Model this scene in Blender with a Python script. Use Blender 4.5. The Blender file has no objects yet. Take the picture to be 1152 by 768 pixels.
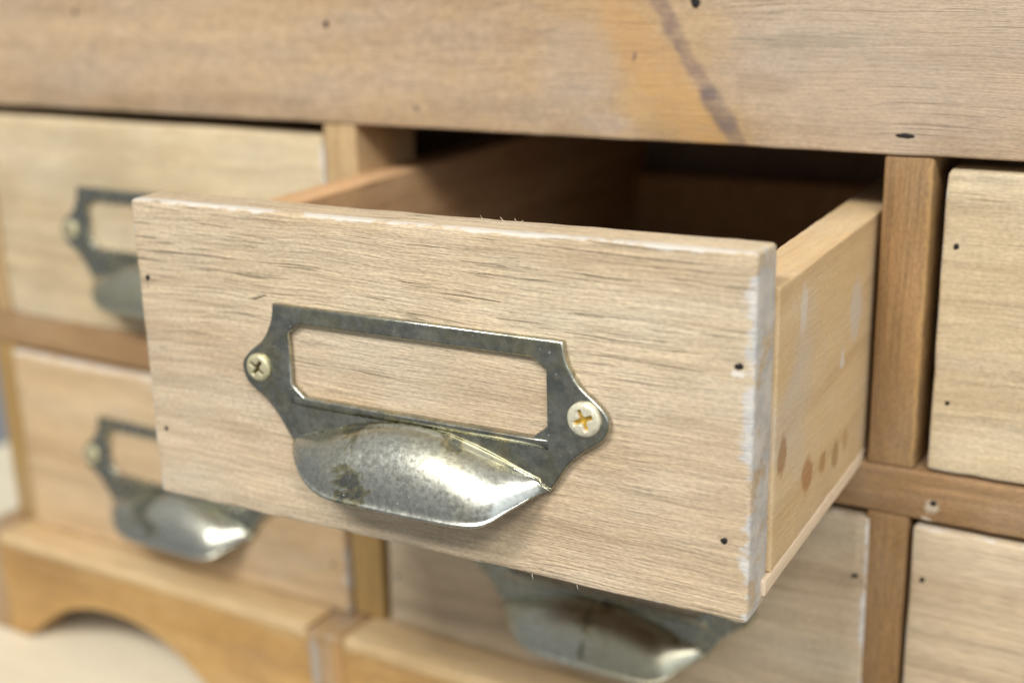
import bpy, bmesh, math, random
from mathutils import Vector, Matrix, noise
random.seed(7)
C = bpy.context.scene
COL = C.collection
S = 0.16                      # one drawer width in metres; all sizes below are in drawer widths

# ------------------------------------------------------------------ node helpers
class NT:
    def __init__(s, name):
        s.m = bpy.data.materials.new(name); s.m.use_nodes = True
        s.t = s.m.node_tree; s.t.nodes.clear()
        s.out = s.t.nodes.new('ShaderNodeOutputMaterial')
        s.b = s.t.nodes.new('ShaderNodeBsdfPrincipled')
        s.t.links.new(s.b.outputs[0], s.out.inputs[0])
    def put(s, sock, v):
        if isinstance(v, bpy.types.NodeSocket): s.t.links.new(v, sock)
        elif isinstance(v, (tuple, list)) and len(v) == 3 and sock.type == 'RGBA': sock.default_value = (*v, 1)
        else: sock.default_value = v
    def math(s, op, a, b=0.0, c=0.0, clamp=False):
        n = s.t.nodes.new('ShaderNodeMath'); n.operation = op; n.use_clamp = clamp
        for i, v in enumerate((a, b, c)): s.put(n.inputs[i], v)
        return n.outputs[0]
    def vec(s, op, a, b=(0, 0, 0)):
        n = s.t.nodes.new('ShaderNodeVectorMath'); n.operation = op
        s.put(n.inputs[0], a); s.put(n.inputs[1], b)
        return n.outputs['Value'] if op in ('LENGTH', 'DISTANCE', 'DOT_PRODUCT') else n.outputs[0]
    def noise(s, v, scale=1.0, detail=2.0, rough=.5, color=False, dist=0.0):
        n = s.t.nodes.new('ShaderNodeTexNoise')
        s.put(n.inputs['Vector'], v); n.inputs['Scale'].default_value = scale
        n.inputs['Detail'].default_value = detail; n.inputs['Roughness'].default_value = rough
        n.inputs['Distortion'].default_value = dist
        return n.outputs['Color' if color else 'Fac']
    def ramp(s, f, lo, hi, a=0.0, b=1.0, smooth=True):
        n = s.t.nodes.new('ShaderNodeMapRange'); n.interpolation_type = 'SMOOTHSTEP' if smooth else 'LINEAR'
        s.put(n.inputs[0], f); n.inputs[1].default_value = lo; n.inputs[2].default_value = hi
        n.inputs[3].default_value = a; n.inputs[4].default_value = b
        return n.outputs[0]
    def mix(s, f, a, b, blend='MIX'):
        n = s.t.nodes.new('ShaderNodeMix'); n.data_type = 'RGBA'; n.blend_type = blend; n.clamp_factor = True
        s.put(n.inputs[0], f); s.put(n.inputs[6], a); s.put(n.inputs[7], b)
        return n.outputs[2]
    def gray(s, v):
        n = s.t.nodes.new('ShaderNodeCombineColor')
        for i in range(3): s.put(n.inputs[i], v)
        return n.outputs[0]
    def sep(s, v):
        n = s.t.nodes.new('ShaderNodeSeparateXYZ'); s.put(n.inputs[0], v); return n.outputs
    def comb(s, x, y, z):
        n = s.t.nodes.new('ShaderNodeCombineXYZ')
        for i, v in enumerate((x, y, z)): s.put(n.inputs[i], v)
        return n.outputs[0]
    def objcoord(s):
        n = s.t.nodes.new('ShaderNodeTexCoord')
        return s.vec('MULTIPLY', n.outputs['Object'], (1/S,)*3)
    def rnd(s):
        return s.t.nodes.new('ShaderNodeObjectInfo').outputs['Random']
    def bump(s, h, strength, dist):
        n = s.t.nodes.new('ShaderNodeBump'); s.put(n.inputs['Height'], h)
        n.inputs['Strength'].default_value = strength; n.inputs['Distance'].default_value = dist
        s.t.links.new(n.outputs[0], s.b.inputs['Normal'])

def sr(r, g, b):              # sRGB 0-255 -> linear
    f = lambda c: (c/255/12.92) if c/255 <= .04045 else ((c/255+.055)/1.055)**2.4
    return (f(r), f(g), f(b))

def wood(name, light, mid, dark, along='x', seed=0., wash=.0, washc=(.6, .58, .54), streak=.6, band=7., fibre=.5,
         wear=None, wearc=(.66, .64, .60), spots=(), lines=(), rough=.66, vary=0., bumps=.35, patch=None, fine=1., fz=1., mott=0., zone=None, cath=None):
    """weathered softwood: warped growth bands, fibres, short dark pores, pale wash, worn edges, marks"""
    N = NT(name)
    P = N.objcoord()
    off = (seed*3.7+1.3, seed*1.9+.4, seed*2.3+5.1)
    Q = N.vec('ADD', P, off)
    if vary:
        rv = N.math('MULTIPLY', N.rnd(), vary)
        Q = N.vec('ADD', Q, N.comb(rv, N.math('MULTIPLY', rv, .37), N.math('MULTIPLY', rv, 1.7)))
    x, y, z = N.sep(Q)[:3]
    if along == 'x': G = (x, y, z)
    elif along == 'z': G = (z, y, x)
    else: G = (y, x, z)
    Gv = N.comb(*G)
    if cath:
        gx, gy, gz = N.sep(P)[:3]
        ea = N.math('MULTIPLY', N.math('SUBTRACT', gx, cath[0]), cath[2]); eb = N.math('SUBTRACT', gz, cath[1])
        rr = N.vec('LENGTH', N.comb(ea, .02, eb))
        Gv = N.comb(N.math('MULTIPLY', G[0], .3), G[1], N.math('ADD', rr, seed*1.7))
    w = N.noise(N.vec('MULTIPLY', Gv, (.9, 2.2, 2.2)), 1, 3, .5, color=True)
    w = N.vec('MULTIPLY', N.vec('SUBTRACT', w, (.5, .5, .5)), (0., .075, .075))
    w2 = N.noise(N.vec('MULTIPLY', Gv, (6, 12, 12)), 1, 2, .5, color=True)
    w2 = N.vec('MULTIPLY', N.vec('SUBTRACT', w2, (.5, .5, .5)), (0., .007, .007))
    Gw = N.vec('ADD', N.vec('ADD', Gv, w), w2)
    bands = N.noise(N.vec('MULTIPLY', Gw, (.5, band, band)), 1, 3, .6)
    thin = N.noise(N.vec('MULTIPLY', Gw, (1.1, band*6, band*6)), 1, 2, .6)
    fib = N.noise(N.vec('MULTIPLY', Gw, (11, 250*fine, 250*fine)), 1, 2, .65)
    pore = N.noise(N.vec('MULTIPLY', Gw, (4.5, 200*fine, 200*fine)), 1, 2, .6)
    patchm = N.noise(N.vec('MULTIPLY', Gw, (2.2, 7, 7)), 1, 4, .6)
    blot = N.noise(N.vec('MULTIPLY', Gv, (2.4, 4.2, 4.2)), 1, 4, .62)
    fuzz = N.noise(N.vec('MULTIPLY', Gv, (.45, 1, 1)), 260, 1, .6)
    c = N.mix(N.ramp(bands, .30, .70), mid, light)
    c = N.mix(N.ramp(thin, .42, .72, 0, .38), c, dark)
    c = N.mix(N.ramp(blot, .50, .72, 0, .45), c, tuple(a*.5+b*.5 for a, b in zip(light, washc)))
    if patch: c = N.mix(N.ramp(N.noise(N.vec('MULTIPLY', Gv, (1.6, 3, 3)), 1, 4, .6, dist=.5), .52, .68, 0, patch[1]), c, patch[0])
    if wash: c = N.mix(N.ramp(N.noise(N.vec('MULTIPLY', Gv, (3.1, 9, 9)), 1, 6, .65), .42, .72, 0, wash), c, washc)
    c = N.mix(1., c, N.gray(N.ramp(fib, .25, .75, 1-.42*fibre, 1+.36*fibre, False)), 'MULTIPLY')
    pm = N.math('MULTIPLY', N.ramp(pore, .575, .70), N.ramp(patchm, .40, .66, .12, 1.))
    if zone:                                     # (z, softness, colour above, colour below, streak share below)
        zz = N.math('ADD', N.sep(P)[2], N.math('MULTIPLY', N.math('SUBTRACT', N.noise(N.vec('MULTIPLY', P, (2, 2, 9)), 1, 4, .6), .5), .16))
        up = N.ramp(zz, zone[0]-zone[1], zone[0]+zone[1])
        c = N.mix(.55, c, N.mix(1., c, N.mix(up, zone[3], zone[2]), 'MULTIPLY'))
        pm = N.math('MULTIPLY', pm, N.math('ADD', N.math('MULTIPLY', up, 1-zone[4]), zone[4]))
    c = N.mix(N.math('MULTIPLY', pm, streak), c, tuple(v*.42 for v in dark))
    c = N.mix(1., c, N.gray(N.ramp(fuzz, .25, .75, 1-.16*fz, 1+.15*fz, False)), 'MULTIPLY')
    if mott: c = N.mix(1., c, N.gray(N.ramp(N.noise(N.vec('MULTIPLY', Gv, (.6, 1, 1)), 75, 3, .7), .25, .75, 1-mott, 1+mott, False)), 'MULTIPLY')
    nz = N.vec('MULTIPLY', N.vec('SUBTRACT', N.noise(P, 16, 5, .7, color=True), (.5, .5, .5)), (.045, .045, .045))
    Pn = N.vec('ADD', P, nz)
    if lines:                                    # stains creep along the fibres
        Pn0 = Pn; Pn = N.vec('ADD', N.vec('ADD', P, N.vec('MULTIPLY', nz, (.5, .5, .5))), N.comb(N.math('MULTIPLY', N.math('SUBTRACT', N.noise(N.vec('MULTIPLY', P, (2, 2, 55)), 1, 3, .7), .5), .012), 0., 0.))
    for (a, b, wd, colr, s_) in lines:          # stains that run along a segment: (start xz, end xz, width, colour, strength)
        ax, az = a; bx, bz = b
        L = math.hypot(bx-ax, bz-az); ux, uz = (bx-ax)/L, (bz-az)/L
        px, py, pz = N.sep(Pn)[:3]
        dx = N.math('SUBTRACT', px, ax); dz = N.math('SUBTRACT', pz, az)
        t = N.math('ADD', N.math('MULTIPLY', dx, ux), N.math('MULTIPLY', dz, uz))
        tc = N.math('MINIMUM', N.math('MAXIMUM', t, 0.), L)
        ex = N.math('SUBTRACT', dx, N.math('MULTIPLY', tc, ux)); ez = N.math('SUBTRACT', dz, N.math('MULTIPLY', tc, uz))
        d = N.vec('LENGTH', N.comb(ex, 0., ez))
        k = N.math('MULTIPLY', N.ramp(d, wd*.35, wd, s_, 0.), N.ramp(N.noise(N.vec('MULTIPLY', P, (1, 1, 2.2)), 28, 5, .68), .32, .6, .55, 1.))
        c = N.mix(k, c, colr)
    for (cx, cy, cz, ax, ay, az, colr, s_) in spots:
        q = N.vec('MULTIPLY', N.vec('SUBTRACT', Pn, (cx, cy, cz)), (1/ax, 1/ay, 1/az))
        k = N.math('MULTIPLY', N.ramp(N.vec('LENGTH', q), .55, 1.1, s_, 0.), N.ramp(fib, .3, .6, .85, 1.))
        c = N.mix(k, c, colr)
    if wear:                                     # (x0,x1,y0,y1,z0,z1, width, width at the x ends)
        x0, x1, y0, y1, z0, z1, wz, wx = wear
        px, py, pz = N.sep(P)[:3]
        nn = N.ramp(N.noise(N.vec('MULTIPLY', P, (1, 1, 1.6)), 15, 5, .68), .30, .72, -.9, 1.2, False)
        dz = N.math('MINIMUM', N.math('SUBTRACT', z1, pz), N.math('MULTIPLY', N.math('SUBTRACT', pz, z0), 1.6))
        dxr = N.math('SUBTRACT', x1, px); dxl = N.math('MULTIPLY', N.math('SUBTRACT', px, x0), 3.)
        dx = N.math('MINIMUM', dxr, dxl)
        front = N.math('LESS_THAN', py, y0+.016)
        kz = N.math('MULTIPLY', N.ramp(N.math('SUBTRACT', dz, N.math('MULTIPLY', nn, wz)), 0., wz*.55, 1., 0.), front)
        kx = N.ramp(N.math('SUBTRACT', dx, N.math('MULTIPLY', nn, wx)), 0., wx*.6, 1., 0.)
        gr = N.noise(N.vec('MULTIPLY', P, (1, 1, 1.2)), 26, 5, .62)
        gc = N.mix(N.ramp(gr, .35, .65), (.49, .485, .475), wearc)
        k2 = N.math('MULTIPLY', N.ramp(gr, .25, .5, .55, .95), 1.)
        c = N.mix(N.math('MULTIPLY', kz, .8), c, wearc)
        k2 = N.math('MAXIMUM', k2, N.math('MULTIPLY', N.ramp(px, x1-.006, x1-.003), .92))
        c = N.mix(N.math('MULTIPLY', kx, k2), c, gc)
    N.put(N.b.inputs['Base Color'], c)
    N.put(N.b.inputs['Roughness'], N.ramp(fib, .2, .8, rough-.08, rough+.1))
    N.b.inputs['Specular IOR Level'].default_value = .35
    h = N.math('ADD', N.math('MULTIPLY', fib, .55), N.math('MULTIPLY', fuzz, .25))
    h = N.math('SUBTRACT', h, N.math('MULTIPLY', pm, .6))
    N.bump(h, bumps, .0006)
    return N.m

def metal(name, seed=0., bright=1., dr_=0.):
    N = NT(name); P = N.objcoord(); Q = N.vec('ADD', P, (seed, seed*2, seed*.7))
    rv = N.math('MULTIPLY', N.rnd(), 3.)
    Q = N.vec('ADD', Q, N.comb(rv, rv, 0.))
    a = N.noise(N.vec('MULTIPLY', Q, (1, 1.6, 1.6)), 9, 7, .74, dist=.5); b = N.noise(N.vec('ADD', Q, (4, 2, 7)), 15, 6, .68, dist=.8)
    d = N.noise(Q, 70, 4, .65); sp = N.noise(Q, 210, 2, .5)
    c = N.mix(N.ramp(a, .36, .66), tuple(v*bright for v in (.215, .22, .195)), tuple(v*bright for v in (.295, .29, .24)))
    c = N.mix(N.ramp(b, .47, .65, 0, .8), c, tuple(v*bright for v in (.285, .265, .175)))
    c = N.mix(N.ramp(N.noise(N.vec('ADD', Q, (9, 1, 3)), 12, 4, .6), .62, .70, 0, .5), c, tuple(v*bright for v in (.12, .14, .145)))
    c = N.mix(1., c, N.gray(N.ramp(d, .3, .7, .84, 1.16)), 'MULTIPLY')
    dust = N.ramp(sp, .70, .76)
    c = N.mix(N.math('MULTIPLY', dust, .6), c, (.6, .6, .57))
    N.put(N.b.inputs['Base Color'], c)
    N.put(N.b.inputs['Metallic'], N.ramp(sp, .70, .76, 1., .3))
    N.put(N.b.inputs['Roughness'], N.math('ADD', N.ramp(a, .35, .7, .28+dr_, .34+dr_), N.ramp(d, .3, .7, -.02, .06)))
    N.bump(N.math('ADD', N.math('ADD', N.math('MULTIPLY', d, .5), N.math('MULTIPLY', N.noise(Q, 26, 2, .5), .9)), N.math('MULTIPLY', N.noise(Q, 6, 1, .5), 3.)), .16, .0006)
    return N.m

def cup_metal(name):
    N = NT(name); P = N.objcoord(); rv = N.math('MULTIPLY', N.rnd(), 7.)
    Q = N.vec('ADD', P, N.comb(rv, rv, 0.))
    lo = N.noise(Q, 4.5, 3, .55); mid = N.noise(N.vec('ADD', Q, (3, 5, 1)), 11, 5, .62, dist=.6)
    fine = N.noise(Q, 130, 3, .7); sp = N.noise(Q, 230, 2, .5); scr = N.noise(N.vec('MULTIPLY', Q, (14, 120, 120)), 1, 2, .6)
    c = N.mix(N.ramp(lo, .36, .62), (.57, .57, .50), (.53, .505, .37))
    c = N.mix(N.ramp(mid, .585, .615, 0, .75), c, (.36, .31, .15))          # brassy rim round each stain
    c = N.mix(N.ramp(mid, .615, .65, 0, .75), c, (.20, .22, .21))           # blue-black stain
    c = N.mix(1., c, N.gray(N.ramp(fine, .25, .75, .80, 1.18, False)), 'MULTIPLY')
    c = N.mix(1., c, N.gray(N.ramp(scr, .3, .7, .92, 1.06, False)), 'MULTIPLY')
    k = N.ramp(sp, .71, .76)
    c = N.mix(N.math('MULTIPLY', k, .7), c, (.75, .75, .70))
    N.put(N.b.inputs['Base Color'], c)
    N.put(N.b.inputs['Metallic'], N.ramp(k, 0, 1, 1., .3))
    N.put(N.b.inputs['Roughness'], N.math('ADD', N.ramp(lo, .35, .65, .27, .33), N.ramp(fine, .3, .7, -.03, .07)))
    N.bump(N.math('ADD', fine, N.math('MULTIPLY', scr, .4)), .10, .0003)
    return N.m

def plainmat(name, base, rough=.5, metallic=0., var=.25, sc=40):
    N = NT(name); P = N.objcoord()
    n = N.noise(P, sc, 4, .6)
    c = N.mix(N.ramp(n, .3, .7), tuple(v*(1-var) for v in base), tuple(min(1, v*(1+var)) for v in base))
    N.put(N.b.inputs['Base Color'], c); N.b.inputs['Metallic'].default_value = metallic
    N.put(N.b.inputs['Roughness'], N.ramp(n, .3, .7, rough-.06, rough+.1))
    N.bump(n, .2, .0003)
    return N.m

def screwmat(name, head, recess, rough):
    """plated head, the recess showing its own brass or grime (by distance from the head's crown)"""
    N = NT(name); P = N.objcoord()
    n = N.noise(P, 120, 4, .65)
    y = N.sep(P)[1]
    xx, yy, zz = N.sep(P)[:3]
    k = N.math('MULTIPLY', N.ramp(y, -.0052, -.0030), N.ramp(N.vec('LENGTH', N.comb(xx, 0., zz)), .0152, .0164, 1., 0.))   # object space: the crown is at -y
    c = N.mix(k, N.mix(N.ramp(n, .3, .7), tuple(v*.78 for v in head), head), recess)
    N.put(N.b.inputs['Base Color'], c); N.b.inputs['Metallic'].default_value = .35
    N.put(N.b.inputs['Roughness'], N.ramp(n, .3, .7, rough-.08, rough+.1))
    N.bump(n, .15, .0003)
    return N.m

# ------------------------------------------------------------------ mesh helpers
def link(name, bm_or_me, mat, parent=None, smooth=True):
    if isinstance(bm_or_me, bmesh.types.BMesh):
        me = bpy.data.meshes.new(name); bmesh.ops.recalc_face_normals(bm_or_me, faces=bm_or_me.faces[:])
        bm_or_me.to_mesh(me); bm_or_me.free()
    else: me = bm_or_me
    for p in me.polygons: p.use_smooth = smooth
    me.materials.clear(); me.materials.append(mat)
    o = bpy.data.objects.new(name, me); COL.objects.link(o)
    if parent: o.parent = parent
    return o

def thing(name, label, cat, loc, group=None, rot=None):
    o = bpy.data.objects.new(name, None); COL.objects.link(o); o.empty_display_size = .02
    o.location = Vector(loc)*S
    if rot: o.rotation_euler = rot
    o['label'] = label; o['category'] = cat
    if group: o['group'] = group
    return o

def coords(a, b, r, step):
    r = min(r, (b-a)*.45)
    e = [0, r*.22, r*.5, r]
    n = max(1, int(round((b-a-2*r)/step)))
    return [a+t for t in e[:-1]] + [a+r+(b-a-2*r)*i/n for i in range(n+1)] + [b-t for t in reversed(e[:-1])]

def rbox(bm, x0, x1, y0, y1, z0, z1, r=.006, step=(.2, .2, .2), jit=0., jf=14., shape=None, seed=0., chips=0.):
    """board with rounded, slightly ragged edges; shape(v) may bend the finished point"""
    X, Y, Z = coords(x0, x1, r, step[0]), coords(y0, y1, r, step[1]), coords(z0, z1, r, step[2])
    vs = {}
    def vert(i, j, k):
        key = (i, j, k)
        if key in vs: return vs[key]
        p = Vector((X[i], Y[j], Z[k])); rr = r
        if jit:
            q = p*jf+Vector((seed, seed*.7, 3.1))
            n = noise.noise(q)+.5*noise.noise(q*3.1)
            rr = r*(1+jit*n)
            if chips:
                m = noise.noise(p*9+Vector((seed*2.1, 7, 1)))
                rr += chips*max(0, m-.25)
        rr = max(.0008, min(rr, (x1-x0)*.48, (y1-y0)*.48, (z1-z0)*.48))
        c = Vector((min(max(p.x, x0+rr), x1-rr), min(max(p.y, y0+rr), y1-rr), min(max(p.z, z0+rr), z1-rr)))
        d = p-c
        # a cube-like corner offset is pulled onto the rounding sphere
        if d.length > 1e-9:
            mx = max(abs(d.x), abs(d.y), abs(d.z))
            d = d.normalized()*min(rr, mx)
        q = c+d
        if shape: q = shape(q)
        vs[key] = bm.verts.new(q*S); return vs[key]
    nx, ny, nz = len(X)-1, len(Y)-1, len(Z)-1
    def face(*k):
        try: bm.faces.new([vert(*q) for q in k])
        except ValueError: pass
    for i in range(nx):
        for j in range(ny):
            for k in (0, nz): face((i, j, k), (i+1, j, k), (i+1, j+1, k), (i, j+1, k))
    for i in range(nx):
        for k in range(nz):
            for j in (0, ny): face((i, j, k), (i+1, j, k), (i+1, j, k+1), (i, j, k+1))
    for j in range(ny):
        for k in range(nz):
            for i in (0, nx): face((i, j, k), (i, j+1, k), (i, j+1, k+1), (i, j, k+1))
    return bm

def board(name, dims, mat, parent, **kw):
    bm = bmesh.new(); rbox(bm, *dims, **kw); return link(name, bm, mat, parent)

def tube(bm, pts, radii, n=6):
    rings = []
    for i, p in enumerate(pts):
        t = (pts[min(i+1, len(pts)-1)]-pts[max(i-1, 0)]).normalized()
        a = t.orthogonal().normalized(); b = t.cross(a)
        rings.append([bm.verts.new((p+radii[i]*(math.cos(2*math.pi*k/n)*a+math.sin(2*math.pi*k/n)*b))*S) for k in range(n)])
    for A, B in zip(rings, rings[1:]):
        for k in range(n): bm.faces.new((A[k], A[(k+1) % n], B[(k+1) % n], B[k]))
    bm.faces.new(rings[0]); bm.faces.new(rings[-1])

def flat_shape(outlines, thick, bevel, y_back):
    """2-D outlines (x,z; holes after the first) -> solid plate whose back lies at y_back and front at y_back-thick"""
    cu = bpy.data.curves.new('outline', 'CURVE'); cu.dimensions = '2D'; cu.fill_mode = 'BOTH'
    cu.extrude = max(1e-5, (thick/2-bevel))*S; cu.bevel_depth = bevel*S; cu.bevel_resolution = 2; cu.offset = -bevel*S
    for pts in outlines:
        sp = cu.splines.new('POLY'); sp.points.add(len(pts)-1); sp.use_cyclic_u = True
        for q, (a, b) in zip(sp.points, pts): q.co = (a*S, b*S, 0, 1)
    o = bpy.data.objects.new('outline', cu); COL.objects.link(o)
    dg = bpy.context.evaluated_depsgraph_get()
    me = bpy.data.meshes.new_from_object(o.evaluated_get(dg))
    bpy.data.objects.remove(o); bpy.data.curves.remove(cu)
    bm = bmesh.new(); bm.from_mesh(me); bpy.data.meshes.remove(me)
    for v in bm.verts: v.co = Vector((v.co.x, -v.co.z+(y_back-thick/2)*S, v.co.y))
    return bm

def smooth_poly(pts, n=4):
    """Catmull-Rom through an open list of points"""
    out = []
    P = [pts[0]]+list(pts)+[pts[-1]]
    for i in range(1, len(P)-2):
        p0, p1, p2, p3 = P[i-1], P[i], P[i+1], P[i+2]
        for k in range(n):
            t = k/n
            out.append(tuple(.5*(2*b+(c-a)*t+(2*a-5*b+4*c-d)*t*t+(3*b-a-3*c+d)*t**3) for a, b, c, d in zip(p0, p1, p2, p3)))
    out.append(tuple(pts[-1])); return out

def resample(pts, us):
    """points at the fractions us of the polyline's length"""
    L = [0]
    for a, b in zip(pts, pts[1:]): L.append(L[-1]+math.dist(a, b))
    out = []
    for u in us:
        s = u*L[-1]; i = 0
        while i < len(L)-2 and L[i+1] < s: i += 1
        t = (s-L[i])/max(1e-9, L[i+1]-L[i])
        out.append(tuple(a+(b-a)*t for a, b in zip(pts[i], pts[i+1])))
    return out

# ------------------------------------------------------------------ fitted layout (drawer widths)
E_, ZT, R1, R2, ZC, ZF = .5699, .5246, .0209, -.0626, -.5345, -.81
L1, L2, S1, S2 = -.0933, -.0142, .9932, 1.0685
H, TH = .4853, .0757
HLOW = .4565

# ------------------------------------------------------------------ materials
front_spots = [(.481, 0, .334, .010, .02, .006, sr(226, 220, 208), .8), (-.478, 0, .352, .004, .02, .010, sr(150, 136, 116), .6), (.4663, 0, .110, .011, .02, .010, sr(170, 150, 128), .5), (-.263, 0, .3535, .020, .02, .0022, (.05, .035, .025), .8)]
FL, FM, FD = sr(210, 190, 160), sr(195, 172, 141), sr(146, 124, 98)
M_front = wood('pine_front', FL, FM, FD, seed=1, wash=.35, washc=sr(205, 196, 180), streak=.62, band=9, fibre=.5, zone=(.315, .07, (1., 1., .955), (1., .97, .925), .40),
               wear=(-.5, .5, 0, TH, 0, H, .0055, .019), wearc=sr(212, 206, 196), spots=front_spots, bumps=.8)
def M_closed(i, tone, cath=None):
    l, m, d = [tuple(v*t for v, t in zip(c, tone)) for c in (FL, FM, FD)]
    return wood('pine_front_closed', l, m, d, seed=10+i, cath=cath, wash=.30, washc=sr(205, 195, 172), streak=.35, band=6, fibre=.35, mott=.06, patch=(tuple(v*.78 for v in m), .6),
                wear=(-.5, .5, 0, TH, 0, HLOW if i % 10 < 3 else H, .006, .010), wearc=sr(216, 210, 200))
M_side = wood('pine_side', sr(216, 188, 144), sr(204, 172, 126), sr(176, 139, 93), along='y', seed=4, wash=.35, washc=sr(214, 200, 176),
              streak=.1, band=4, fibre=.2, bumps=.25, fz=.4, patch=(sr(200, 190, 178), .6),
              spots=[(.50, .1078, .190, .05, .020, .030, sr(150, 104, 54), .7), (.50, .2313, .122, .05, .030, .030, sr(164, 112, 58), .75),
                     (.50, .3142, .108, .05, .022, .022, sr(162, 116, 64), .65), (.50, .3838, .097, .05, .024, .026, sr(156, 116, 66), .65),
                     (.50, .4403, .098, .05, .018, .020, sr(166, 128, 78), .5),
                     (.50, .187, .372, .05, .020, .040, sr(214, 206, 194), .7), (.50, .4636, .30, .05, .04, .06, sr(206, 200, 194), .6),
                     (.50, .40, .24, .05, .012, .02, sr(220, 214, 204), .8)])
M_inside = wood('pine_inner', sr(220, 182, 138), sr(204, 162, 118), sr(168, 126, 86), along='y', seed=6, streak=.3, band=6, fibre=.4)
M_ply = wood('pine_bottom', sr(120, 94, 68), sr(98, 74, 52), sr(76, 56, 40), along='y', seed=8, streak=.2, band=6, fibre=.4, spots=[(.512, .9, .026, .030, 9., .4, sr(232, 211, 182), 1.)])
OCH, PUR = sr(188, 154, 108), sr(118, 98, 94)
rail_lines = [((.49, .77), (.72, .50), .12, OCH, .46), ((.55, .72), (.70, .545), .06, sr(194, 148, 90), .42), ((.60, .60), (.73, .54), .07, sr(196, 154, 94), .35),
              ((.605, .775), (.66, .682), .019, PUR, .7), ((.66, .682), (.71, .605), .018, PUR, .65), ((.71, .605), (.742, .56), .024, sr(104, 92, 92), .7),
              ((.742, .56), (.765, .52), .018, sr(124, 108, 100), .6)]
rail_spots = [(1.02, E_, .66, .34, .3, .17, sr(178, 166, 152), .45), (.70, E_, .70, .06, .2, .05, sr(188, 160, 118), .4), (.47, E_, .64, .09, .2, .11, sr(172, 164, 154), .22), (.52, E_, .55, .06, .2, .02, sr(166, 162, 162), .25),
              (.577, E_, .66, .004, .2, .012, sr(96, 76, 76), .7), (.135, E_, .56, .010, .2, .006, sr(110, 98, 88), .7),
              (-.70, E_, .66, .02, .2, .012, sr(140, 124, 108), .4), (.86, E_, .69, .12, .2, .012, sr(140, 128, 112), .4), (.80, E_, .625, .06, .2, .02, sr(150, 128, 104), .35)]
M_top = wood('old_pine_rail', sr(195, 168, 134), sr(180, 151, 117), sr(142, 114, 85), seed=2, wash=.45, washc=sr(172, 158, 144), streak=.13, band=4., mott=.16,
             fibre=.22, lines=rail_lines, spots=rail_spots, bumps=.6)
M_stile = wood('brown_stile', sr(160, 126, 84), sr(140, 106, 67), sr(106, 78, 48), lines=[((1.0655, .03), (1.0655, .52), .005, sr(186, 148, 92), .5)], along='z', seed=3, wash=.3, washc=sr(150, 130, 110), streak=.35, band=7, fibre=.5, vary=9.)
M_stile_pale = wood('pale_stile', sr(196, 166, 122), sr(180, 148, 104), sr(150, 116, 78), along='z', seed=5, wash=.2, washc=sr(190, 172, 146), streak=.3, band=7, fibre=.5)
M_stile_gold = wood('honey_stile', sr(176, 144, 92), sr(160, 128, 76), sr(128, 98, 56), along='z', seed=15, streak=.3, band=7, fibre=.5)
M_mid = wood('brown_rail', sr(172, 138, 98), sr(152, 118, 80), sr(116, 88, 58), seed=7, wash=.25, washc=sr(176, 158, 138), streak=.35, band=8, fibre=.5,
             spots=[(1.102, E_, -.036, .013, .2, .012, sr(206, 194, 172), .7), (1.094, E_, -.060, .011, .2, .006, sr(224, 214, 196), .8)])
M_base = wood('honey_base', sr(188, 150, 94), sr(170, 130, 74), sr(134, 98, 52), seed=9, wash=.25, washc=sr(200, 178, 140), streak=.25, band=6, fibre=.4, mott=.1,
              patch=(sr(150, 116, 74), .5))
M_ledge = wood('honey_ledge', sr(210, 182, 138), sr(198, 168, 122), sr(168, 136, 94), seed=19, wash=.3, washc=sr(216, 200, 168), streak=.25, band=6, fibre=.4)
M_foot = wood('foot_block', sr(176, 146, 104), sr(158, 126, 86), sr(124, 94, 60), along='z', seed=21, wash=.5, washc=sr(168, 158, 146), streak=.3, band=9,
              fibre=.5, spots=[(-.070, .478, -.62, .022, .2, .10, sr(178, 130, 62), .55), (-.135, .478, -.62, .02, .2, .08, sr(158, 156, 152), .7)])
M_carc = wood('carcass_wood', sr(206, 188, 170), sr(192, 172, 154), sr(160, 140, 122), along='y', seed=12, streak=.3)
M_table = wood('pale_table', sr(232, 222, 196), sr(222, 210, 184), sr(204, 190, 160), seed=13, streak=.05, band=3, fibre=.15, bumps=.1)
M_metal = metal('aged_bronze', 0., 1.75, -.06); M_cup = cup_metal('aged_bronze_cup')
M_nail = plainmat('iron_nail', (.018, .015, .014), .6, .3)
M_screwA = screwmat('dull_screw', sr(206, 198, 160), sr(84, 72, 40), .36)
M_screwB = screwmat('bright_screw', sr(236, 229, 202), sr(206, 168, 66), .34)

# ------------------------------------------------------------------ pull (label frame + cup), local to the drawer: x from centre, z from its bottom
HALF = [(.237, .348), (.2385, .336), (.2445, .316), (.2605, .2905), (.283, .2725), (.298, .2575), (.3030, .2440), (.2995, .2285), (.2895, .2155), (.263, .1965),
        (.2415, .1745), (.226, .150), (.2165, .1375)]
ARC = [(.2165, .1375), (.2050, .1432), (.178, .1520), (.150, .1610), (.110, .1740), (.070, .1845), (.035, .1905), (0, .1925)]
RIM = [(.2165, 0), (.2115, -.017), (.1970, -.032), (.1790, -.047), (.1600, -.0595), (.1390, -.0700), (.1150, -.0770), (.0850, -.0800), (0, -.0810)]
RIM_R = [(.2165, 0), (.2010, -.015), (.1840, -.032), (.1665, -.0500), (.1540, -.0640), (.1400, -.0735), (.1180, -.0785), (.0800, -.0805), (0, -.0810)]   # the right corner is bent sharper

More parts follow.
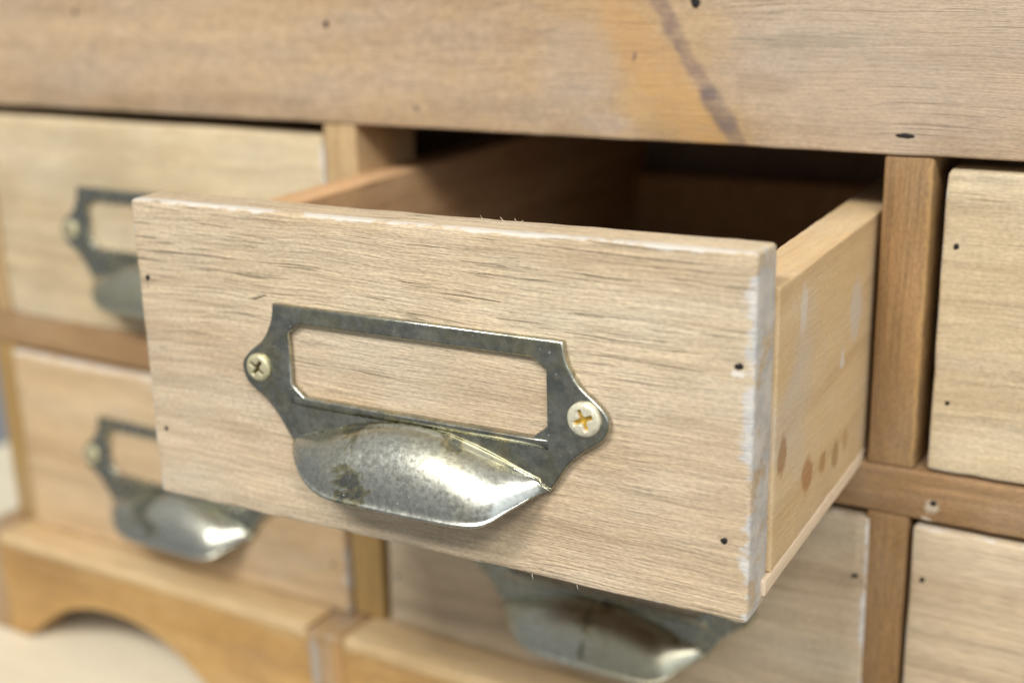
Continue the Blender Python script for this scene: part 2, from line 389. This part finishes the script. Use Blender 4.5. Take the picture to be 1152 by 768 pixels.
def plate_bm():
    half = [HALF[0]]+smooth_poly(HALF[1:], 4)
    bot = [(.19, .134), (0, .134)]
    outer = half+bot+[(-a, b) for a, b in reversed(half+bot[:1])]
    hw, ch, zt, zb = .212, .022, .3215, .2095
    hole = [(hw-ch, zt), (hw, zt-ch*.7), (hw, zb+ch*.8), (hw-ch, zb), (-hw+ch, zb), (-hw, zb+ch*.8), (-hw, zt-ch*.7), (-hw+ch, zt)]
    bm = flat_shape([outer, hole], .0118, .0034, -.0002)
    # pressed ridge under the window: a bright top edge over a slope that faces down
    n = 40; rows = []
    for i in range(n+1):
        x = -.214+.428*i/n; k = min(1, (x+.214)/.2, (.214-x)/.02)
        prof = [(-.008, .2092), (-.0118-.0034*k, .2086), (-.0122-.0036*k, .2066), (-.0121-.0024*k, .2020), (-.0119, .1955-.002*(1-k)), (-.008, .1955)]
        rows.append([bm.verts.new(Vector((x, a, b))*S) for a, b in prof])
    for A, B in zip(rows, rows[1:]):
        for q in range(6): bm.faces.new((A[q], A[(q+1) % 6], B[(q+1) % 6], B[q]))
    bm.faces.new(rows[0]); bm.faces.new(rows[-1])
    return bm

def cup_bm():
    nu, nv = 84, 44
    arc = smooth_poly([(-a, b) for a, b in ARC]+[(a, b) for a, b in reversed(ARC[:-1])], 5)
    rim = smooth_poly([(-a, b) for a, b in RIM]+[(a, b) for a, b in reversed(RIM_R[:-1])], 5)
    us = [.5-.5*math.cos(math.pi*i/nu)*(.35)-.5*.65*(1-2*i/nu) for i in range(nu+1)]
    A, R_ = resample(arc, us), resample(rim, us)
    bm = bmesh.new(); g = []
    for (ax, az), (rx, ry) in zip(A, R_):
        rz = .138+.60*ry
        row = []
        for j in range(nv+1):
            t = j/nv; ph = t*math.pi/2
            s, c = .76*math.sin(ph)+.24*t, .76*math.cos(ph)+.24*(1-t)
            if j == nv: s, c = 1., 0.
            f = .0040*math.exp(-((t-.035)/.022)**2)          # small fillet where the shell leaves the plate
            lip = .0045*max(0, (t-.92)/.08)**2*min(1, -ry/.03)
            row.append(bm.verts.new(Vector((ax+(rx-ax)*s, -.0121+(ry+.0121)*s-lip, rz+(az-rz)*c+f*.8))*S))
        g.append(row)
    for a, b in zip(g, g[1:]):
        for j in range(nv):
            bm.faces.new((a[j], a[j+1], b[j+1], b[j]))
    bmesh.ops.remove_doubles(bm, verts=bm.verts[:], dist=1e-7)
    return bm

def screw_bm(rad, ang):
    """pan head with a cross recess, a polar height field (crown towards -y)"""
    bm = bmesh.new(); nr, na = 34, 112; rings = []
    ctr = None
    for i in range(nr+1):
        r = rad*i/nr; row = []
        for k in range(na):
            a = 2*math.pi*k/na; x, z = r*math.cos(a), r*math.sin(a)
            u = x*math.cos(ang)+z*math.sin(ang); v = -x*math.sin(ang)+z*math.cos(ang)
            h = .0085*math.sqrt(max(0., 1-(i/nr)**6*.75))
            au, av = abs(u)/rad, abs(v)/rad
            cl = lambda q: max(0., min(1., q))
            arm = max(cl((.66-au)/.12)*cl((.155-av)/.055), cl((.66-av)/.12)*cl((.155-au)/.055))
            hub = cl((.30-math.hypot(au, av))/.12)
            dep = max(0, arm, hub)
            h -= .0066*dep
            if i == 0:
                if ctr is None: ctr = bm.verts.new(Vector((0, -h, 0))*S)
            else: row.append(bm.verts.new(Vector((x, -h, z))*S))
        if i: rings.append(row)
    for k in range(na): bm.faces.new((ctr, rings[0][k], rings[0][(k+1) % na]))
    for a, b in zip(rings, rings[1:]):
        for k in range(na): bm.faces.new((a[k], b[k], b[(k+1) % na], a[(k+1) % na]))
    bot = [bm.verts.new(Vector((rad*math.cos(2*math.pi*k/na), .004, rad*math.sin(2*math.pi*k/na)))*S) for k in range(na)]
    for k in range(na): bm.faces.new((rings[-1][k], bot[k], bot[(k+1) % na], rings[-1][(k+1) % na]))
    bm.faces.new(bot)
    return bm

def nail_bm(rx, rz, seed):
    rnd = random.Random(seed); bm = bmesh.new()
    n = 14; a = [rnd.uniform(.75, 1.2) for _ in range(n)]
    rings = []
    for f, y in ((1.0, .004), (1.0, -.0004), (.75, -.0011)):
        rings.append([bm.verts.new(Vector((f*a[k]*rx*math.cos(2*math.pi*k/n), y, f*a[k]*rz*math.sin(2*math.pi*k/n)))*S) for k in range(n)])
    for A, B in zip(rings, rings[1:]):
        for k in range(n): bm.faces.new((A[k], A[(k+1) % n], B[(k+1) % n], B[k]))
    bm.faces.new(rings[0]); bm.faces.new(rings[-1])
    return bm

def put(o, x, y, z): o.location = Vector((x, y, z))*S; return o

def front_bm(h, seed, splinters=False, dense=False):
    bm = bmesh.new()
    def warp(p):
        q = p.copy()
        q.z += .0022*noise.noise(Vector((p.x*3.3, seed, 1)))*(1 if p.z > h/2 else -1.3)
        q.x += .0016*noise.noise(Vector((p.z*5, seed, 4)))
        return q
    rbox(bm, -.5, .5, 0, TH, 0, h, r=.0062, step=(.009 if dense else .02, .025, .014 if dense else .03), jit=.55, jf=22, shape=warp, seed=seed, chips=.012)
    if splinters:
        rnd = random.Random(3)
        for x in [.0786, .0899, .1276, .1385, .0011, .118, .145, -.12, .21, .30]:
            L = rnd.uniform(.006, .011) if .05 < x < .15 else rnd.uniform(.003, .006)
            p = Vector((x, TH-rnd.uniform(.003, .02), h-.0015)); d = Vector((rnd.choice((-1, 1))*rnd.uniform(.5, 1.3), rnd.uniform(-.2, .3), .8)).normalized()
            side = Vector((rnd.uniform(-1, 1), rnd.uniform(-.5, .5), -.3))*.5
            pts = [p+d*L*t+side*L*t*t for t in (0, .35, .7, 1)]
            tube(bm, pts, [.0007, .0006, .0005, .0002], 5)
        for x in (.184, .254):
            p = Vector((x, .006, .001)); L = .009
            tube(bm, [p, p+Vector((.001, -.002, -L*.5)), p+Vector((.003, -.003, -L))], [.0006, .0005, .0002], 5)
    return bm

NAILS = [(-.4792, .3634, .0042, .0052), (-.4749, .1147, .0038, .0044), (.4797, .3451, .0066, .0046), (.4663, .1100, .0050, .0046)]
plate_me = cup_me = None
def add_pull(front_parent, dz=0., bright=False, dx=0.):
    """the pull hangs under its drawer: label_pull > cup, two screws"""
    global plate_me, cup_me, scr
    if plate_me is None:
        pl = link('label_pull', plate_bm(), M_metal, front_parent); plate_me = pl.data
        cu = link('cup', cup_bm(), M_cup, pl); cup_me = cu.data
        scr = [screw_bm_me(a) for a in (.95, .62)]
    else:
        pl = link('label_pull', plate_me, M_metal, front_parent)
        cu = link('cup', cup_me, M_cup, pl)
    so = cu.modifiers.new('thickness', 'SOLIDIFY'); so.thickness = .004*S; so.offset = -1 if not FLIP else 1
    put(pl, dx, 0, dz)
    for i, sx in enumerate((-.2690, .2685)):
        s = bpy.data.objects.new('screw', scr[i] if not (bright and i) else scr_bright()); COL.objects.link(s)
        s.parent = pl; put(s, sx, -.0116, .2470)
        if bright: s['label'] = 'bright brass screw with a golden cross recess' if i else 'dull bronze screw with a dark cross recess'
    return pl
FLIP = False
def screw_bm_me(a):
    me = bpy.data.meshes.new('screw'); b = screw_bm(.0212, a); bmesh.ops.recalc_face_normals(b, faces=b.faces[:]); b.to_mesh(me); b.free()
    for p in me.polygons: p.use_smooth = True
    me.materials.append(M_screwA); return me
def scr_bright():
    me = bpy.data.meshes.new('screw'); b = screw_bm(.0238, .42); bmesh.ops.recalc_face_normals(b, faces=b.faces[:]); b.to_mesh(me); b.free()
    for p in me.polygons: p.use_smooth = True
    me.materials.append(M_screwB); return me

def add_nails(front, nails):
    for i, (x, z, rx, rz) in enumerate(nails):
        put(link('nail', nail_bm(rx, rz, i+11), M_nail, front), x, 0, z)

# ------------------------------------------------------------------ the open drawer
GROUP = 'small pine drawers of the cabinet'
pit, yaw, rol = -.00067, .03755, .0005
Mrot = Matrix.Rotation(-rol, 3, 'Y') @ Matrix.Rotation(yaw, 3, 'Z') @ Matrix.Rotation(pit, 3, 'X')
dr = thing('drawer', 'pine drawer pulled open toward the viewer, with its bronze cup pull in full view', 'drawer', (.5, 0, 0), GROUP, Mrot.to_euler())
fr = link('front_panel', front_bm(H, 1.7, True, True), M_front, dr)
add_nails(fr, NAILS)
DL = 1.835
ZB, ZS = .0144, .4286
for sx in (-1, 1):
    x0, x1 = (.434, .505) if sx > 0 else (-.494, -.422)
    board('side_panel', (x0, x1, TH, DL, ZB+.024, ZS), M_side if sx > 0 else M_inside, dr, r=.004, step=(.1, .02, .1), jit=.6, jf=30, seed=sx*3., chips=.010)
board('back_panel', (-.421, .433, DL-.07, DL, ZB+.024, .245), M_inside, dr, r=.004)
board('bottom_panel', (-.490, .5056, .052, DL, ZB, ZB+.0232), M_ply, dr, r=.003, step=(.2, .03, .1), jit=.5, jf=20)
add_pull(dr, .003, True, .0085)

# ------------------------------------------------------------------ closed drawers
def closed(x_left, y, z, h, i, label, tone, dz=0., nails=NAILS, dx=0., cath=None):
    d = thing('drawer', label, 'drawer', (x_left+.5, y, z), GROUP)
    f = link('front_panel', front_bm(h, 4.3+i*2.2), M_closed(i, tone, cath), d)
    add_nails(f, [(a, min(b, h-.05) if h < .47 else b, c, e) for a, b, c, e in nails])
    add_pull(d, dz, dx=dx)
    return d
closed(-1.0985, E_+.004, .0225, H-.009, 5, 'closed drawer left of the open one, its pull half hidden', (1.08, 1.10, 1.02), -.018, dx=.035)
closed(1.0880, E_+.002, .0275, H-.008, 6, 'closed drawer right of the open one, cut off by the picture edge', (.98, 1.0, .95))
closed(-1.0990, E_-.012, -.5310, HLOW+.001, 11, 'closed bottom drawer at far left above the arched base, its cup pull facing out', (1.02, .92, .78), -.008, dx=.028)
closed(-.0005+.006, E_-.003, -.5290, HLOW-.004, 12, 'closed bottom drawer directly under the open drawer, its pull in deep shade', (.93, .92, .92), -.012, dx=.008)
closed(1.0745, E_-.002, -.5290, HLOW-.002, 21, 'closed bottom drawer at far right below the screw hole in the middle rail', (.97, .97, .95), cath=(-.36, -.10, .10))

# ------------------------------------------------------------------ cabinet
cab = thing('drawer_cabinet', 'old pine cabinet frame holding two rows of small drawers above an arched base', 'cabinet', (.4876, E_, ZF))
OX, OY, OZ = .4876, E_, ZF
def cb(name, dims, mat, **kw):
    o = board(name, dims, mat, cab, **kw)
    for v in o.data.vertices: pass
    o.location = Vector((-OX, -OY, -OZ))*S          # meshes keep the layout's own coordinates
    return o
XL0, XR1 = -1.180, 2.155
YB = 2.02
PR = .004
cb('top_rail', (XL0, XR1, E_-PR, E_+.085, ZT, 1.02), M_top, r=.0045, step=(.02, .05, .08), jit=.6, jf=18, chips=.006)
cb('middle_rail', (XL0, XR1, E_, E_+.20, R2, R1), M_mid, r=.006, step=(.03, .1, .1), jit=.5, jf=16, chips=.008)
for k, (a, b) in enumerate(((XL0, XL0+.079), (L1, L2), (S1, S2), (XR1-.079, XR1))):
    cb('upper_divider', (a, b, E_+.001, E_+.20, R1, ZT), (M_stile_pale, M_stile_pale, M_stile, M_stile)[k], r=.007, step=(.1, .1, .05), jit=.4)
for k, (a, b) in enumerate(((XL0, XL0+.079), (L1, L2), (S1+.003, S2-.002), (XR1-.079, XR1))):
    cb('lower_divider', (a, b, E_+.001, E_+.20, ZC, R2), (M_stile_gold, M_stile_gold, M_stile, M_stile)[k], r=.007, step=(.1, .1, .05), jit=.4)
cb('side_board', (XL0, XL0+.04, E_+.20, YB, ZC, 1.02), M_carc)
cb('side_board', (XR1-.04, XR1, E_+.20, YB, ZC, 1.02), M_carc)
cb('back_board', (XL0, XR1, YB, YB+.03, ZF+.02, 1.02), M_carc)
cb('top_board', (XL0, XR1, E_+.085, YB, .985, 1.018), M_carc)
cb('shelf_board', (XL0+.04, XR1-.04, E_+.20, YB, R2+.01, R2+.04), M_carc)
cb('bottom_board', (XL0+.04, XR1-.04, E_+.20, YB, ZC-.04, ZC-.01), M_carc)
# base: a ledge with a rounded nose, arched aprons and foot blocks
YA = .478
FEET = [(-1.242, -1.150), (-.150, -.058), (.985, 1.077), (2.12, 2.212)]
for (a, b) in FEET:
    cb('foot', (a, b, YA-.005, E_+.15, ZF, ZC-.006), M_foot, r=.008, step=(.1, .1, .06), jit=.4)
def apron_bm(a, b, cx):
    """board with an arch cut from below"""
    bm = bmesh.new(); n = 60; top = ZC-.004; half = .40
    cols = []
    for i in range(n+1):
        x = a+(b-a)*i/n
        t = (x-cx)
        zz = -.6625-.0*abs(t)-1.02*t*t-1.6*abs(t)**3.2
        z = max(ZF, zz) if abs(t) < .42 else ZF
        cols.append((x, min(z, top-.02)))
    def ring(y): return [[bm.verts.new(Vector((x, y, zz))*S) for zz in (z, z+.006, (z+top)/2, top-.012, top)] for x, z in cols]
    F, B = ring(YA), ring(YA+.075)
    for A, B2 in zip(F, F[1:]):
        for j in range(4): bm.faces.new((A[j], B2[j], B2[j+1], A[j+1]))
    for A, B2 in zip(B, B[1:]):
        for j in range(4): bm.faces.new((A[j], A[j+1], B2[j+1], B2[j]))
    for i in range(n):
        bm.faces.new((F[i][0], B[i][0], B[i+1][0], F[i+1][0])); bm.faces.new((F[i][4], F[i+1][4], B[i+1][4], B[i][4]))
    for i in (0, n):
        for j in range(4): bm.faces.new((F[i][j], F[i][j+1], B[i][j+1], B[i][j]))
    return bm
for k in range(3):
    a, b = FEET[k][1]+.001, FEET[k+1][0]-.001
    o = link('apron', apron_bm(a, b, (-.755, .465, 1.60)[k]), M_base, cab, smooth=False); o.location = Vector((-OX, -OY, -OZ))*S
for k in range(3):
    a, b = FEET[k][1]+.001-(.03 if k == 0 else 0), FEET[k+1][0]-.001
    cb('base_moulding', (FEET[k][1]+.001, FEET[k+1][0]-.001, YA-.004, E_+.18, ZC-.034, ZC), M_ledge, r=.014, step=(.05, .05, .05), jit=.25)
for k, (a, b) in enumerate(FEET):
    cb('foot_cap', (a, b, YA-.007, E_+.18, ZC-.034, ZC-.003), M_foot, r=.012, step=(.05, .05, .05), jit=.25)
# nails and holes of the frame
for x, z, rx, rz, y in ((-.0626, .7098, .0058, .0065, E_-PR), (.6827, .7502, .0085, .0100, E_-PR), (1.0244, .5544, .0130, .0035, E_-PR),
                        (-.74, .73, .006, .005, E_-PR), (1.1042, -.0293, .0055, .0050, E_)):
    put(link('nail', nail_bm(rx, rz, int(abs(x)*1000)), M_nail, cab), x-OX, y-OY-.0006, z-OZ)

# ------------------------------------------------------------------ setting
t = board('tabletop', (-2.3, 3.3, .12, 3.2, ZF-.25, ZF-.001), M_table, None, r=.02, step=(.5, .5, .2)); t['kind'] = 'structure'
t['label'] = 'pale tabletop under the cabinet'

# ------------------------------------------------------------------ light
w = bpy.data.worlds.new('World'); C.world = w; w.use_nodes = True
nt = w.node_tree; bg = nt.nodes['Background']
tc = nt.nodes.new('ShaderNodeTexCoord'); sx = nt.nodes.new('ShaderNodeSeparateXYZ'); rp = nt.nodes.new('ShaderNodeValToRGB')
mr = nt.nodes.new('ShaderNodeMapRange'); mr.inputs[1].default_value = -1; mr.inputs[2].default_value = 1
nt.links.new(tc.outputs['Generated'], sx.inputs[0]); nt.links.new(sx.outputs[2], mr.inputs[0]); nt.links.new(mr.outputs[0], rp.inputs[0]); nt.links.new(rp.outputs[0], bg.inputs[0])
els = rp.color_ramp.elements
els[0].position = .0; els[0].color = (.33, .31, .27, 1); els[1].position = 1.; els[1].color = (1.08, 1.07, 1.04, 1)
e2 = els.new(.5); e2.color = (.62, .64, .66, 1)
bg.inputs[1].default_value = .48

def area(name, loc, target, sx, sy, power, col):
    L = bpy.data.lights.new(name, 'AREA'); L.shape = 'RECTANGLE'; L.size, L.size_y = sx, sy; L.energy = power; L.color = col
    o = bpy.data.objects.new(name, L); COL.objects.link(o); o.location = Vector(loc)*S
    o.rotation_euler = (Vector(target)*S-o.location).to_track_quat('-Z', 'Y').to_euler()
    return o
area('ceiling_lamp', (-.3, -9.2, 9.6), (.4, .3, .2), .7, .46, 35, (1., .985, .95))
area('ceiling_lamp', (7.0, -8.6, 9.2), (.5, .4, .2), .85, .42, 27, (1., .98, .95))
area('window_light', (9.5, -6.0, 3.0), (.5, .3, .2), .8, 1.2, 4, (.80, .90, 1.))

# ------------------------------------------------------------------ camera
cx, cy, cz, rx, ry, rz, f = 1.51898, -1.40516, .84165, -.29594, .02729, .54414, 1458.8
Rm = Matrix.Rotation(rz, 3, 'Z') @ Matrix.Rotation(rx, 3, 'X') @ Matrix.Rotation(ry, 3, 'Y')
right, fwd, up = Rm.col[0], Rm.col[1], Rm.col[2]
cam = bpy.data.cameras.new('camera'); co = bpy.data.objects.new('camera', cam); COL.objects.link(co)
M3 = Matrix((right, up, -fwd)).transposed()
co.matrix_world = Matrix.Translation(Vector((cx, cy, cz))*S) @ M3.to_4x4()
cam.sensor_width = 36; cam.lens = f/1152*36; cam.clip_start = .005; cam.clip_end = 50
cam.dof.use_dof = True
cam.dof.focus_distance = (Vector((.62, 0, .24))-Vector((cx, cy, cz))).dot(fwd)*S
cam.dof.aperture_fstop = 7.0
C.camera = co
C.view_settings.view_transform = 'Standard'; C.view_settings.look = 'None'; C.view_settings.exposure = 0; C.view_settings.gamma = 1
C.render.engine = 'CYCLES'; C.cycles.use_denoising = True; C.cycles.denoising_prefilter = 'ACCURATE'
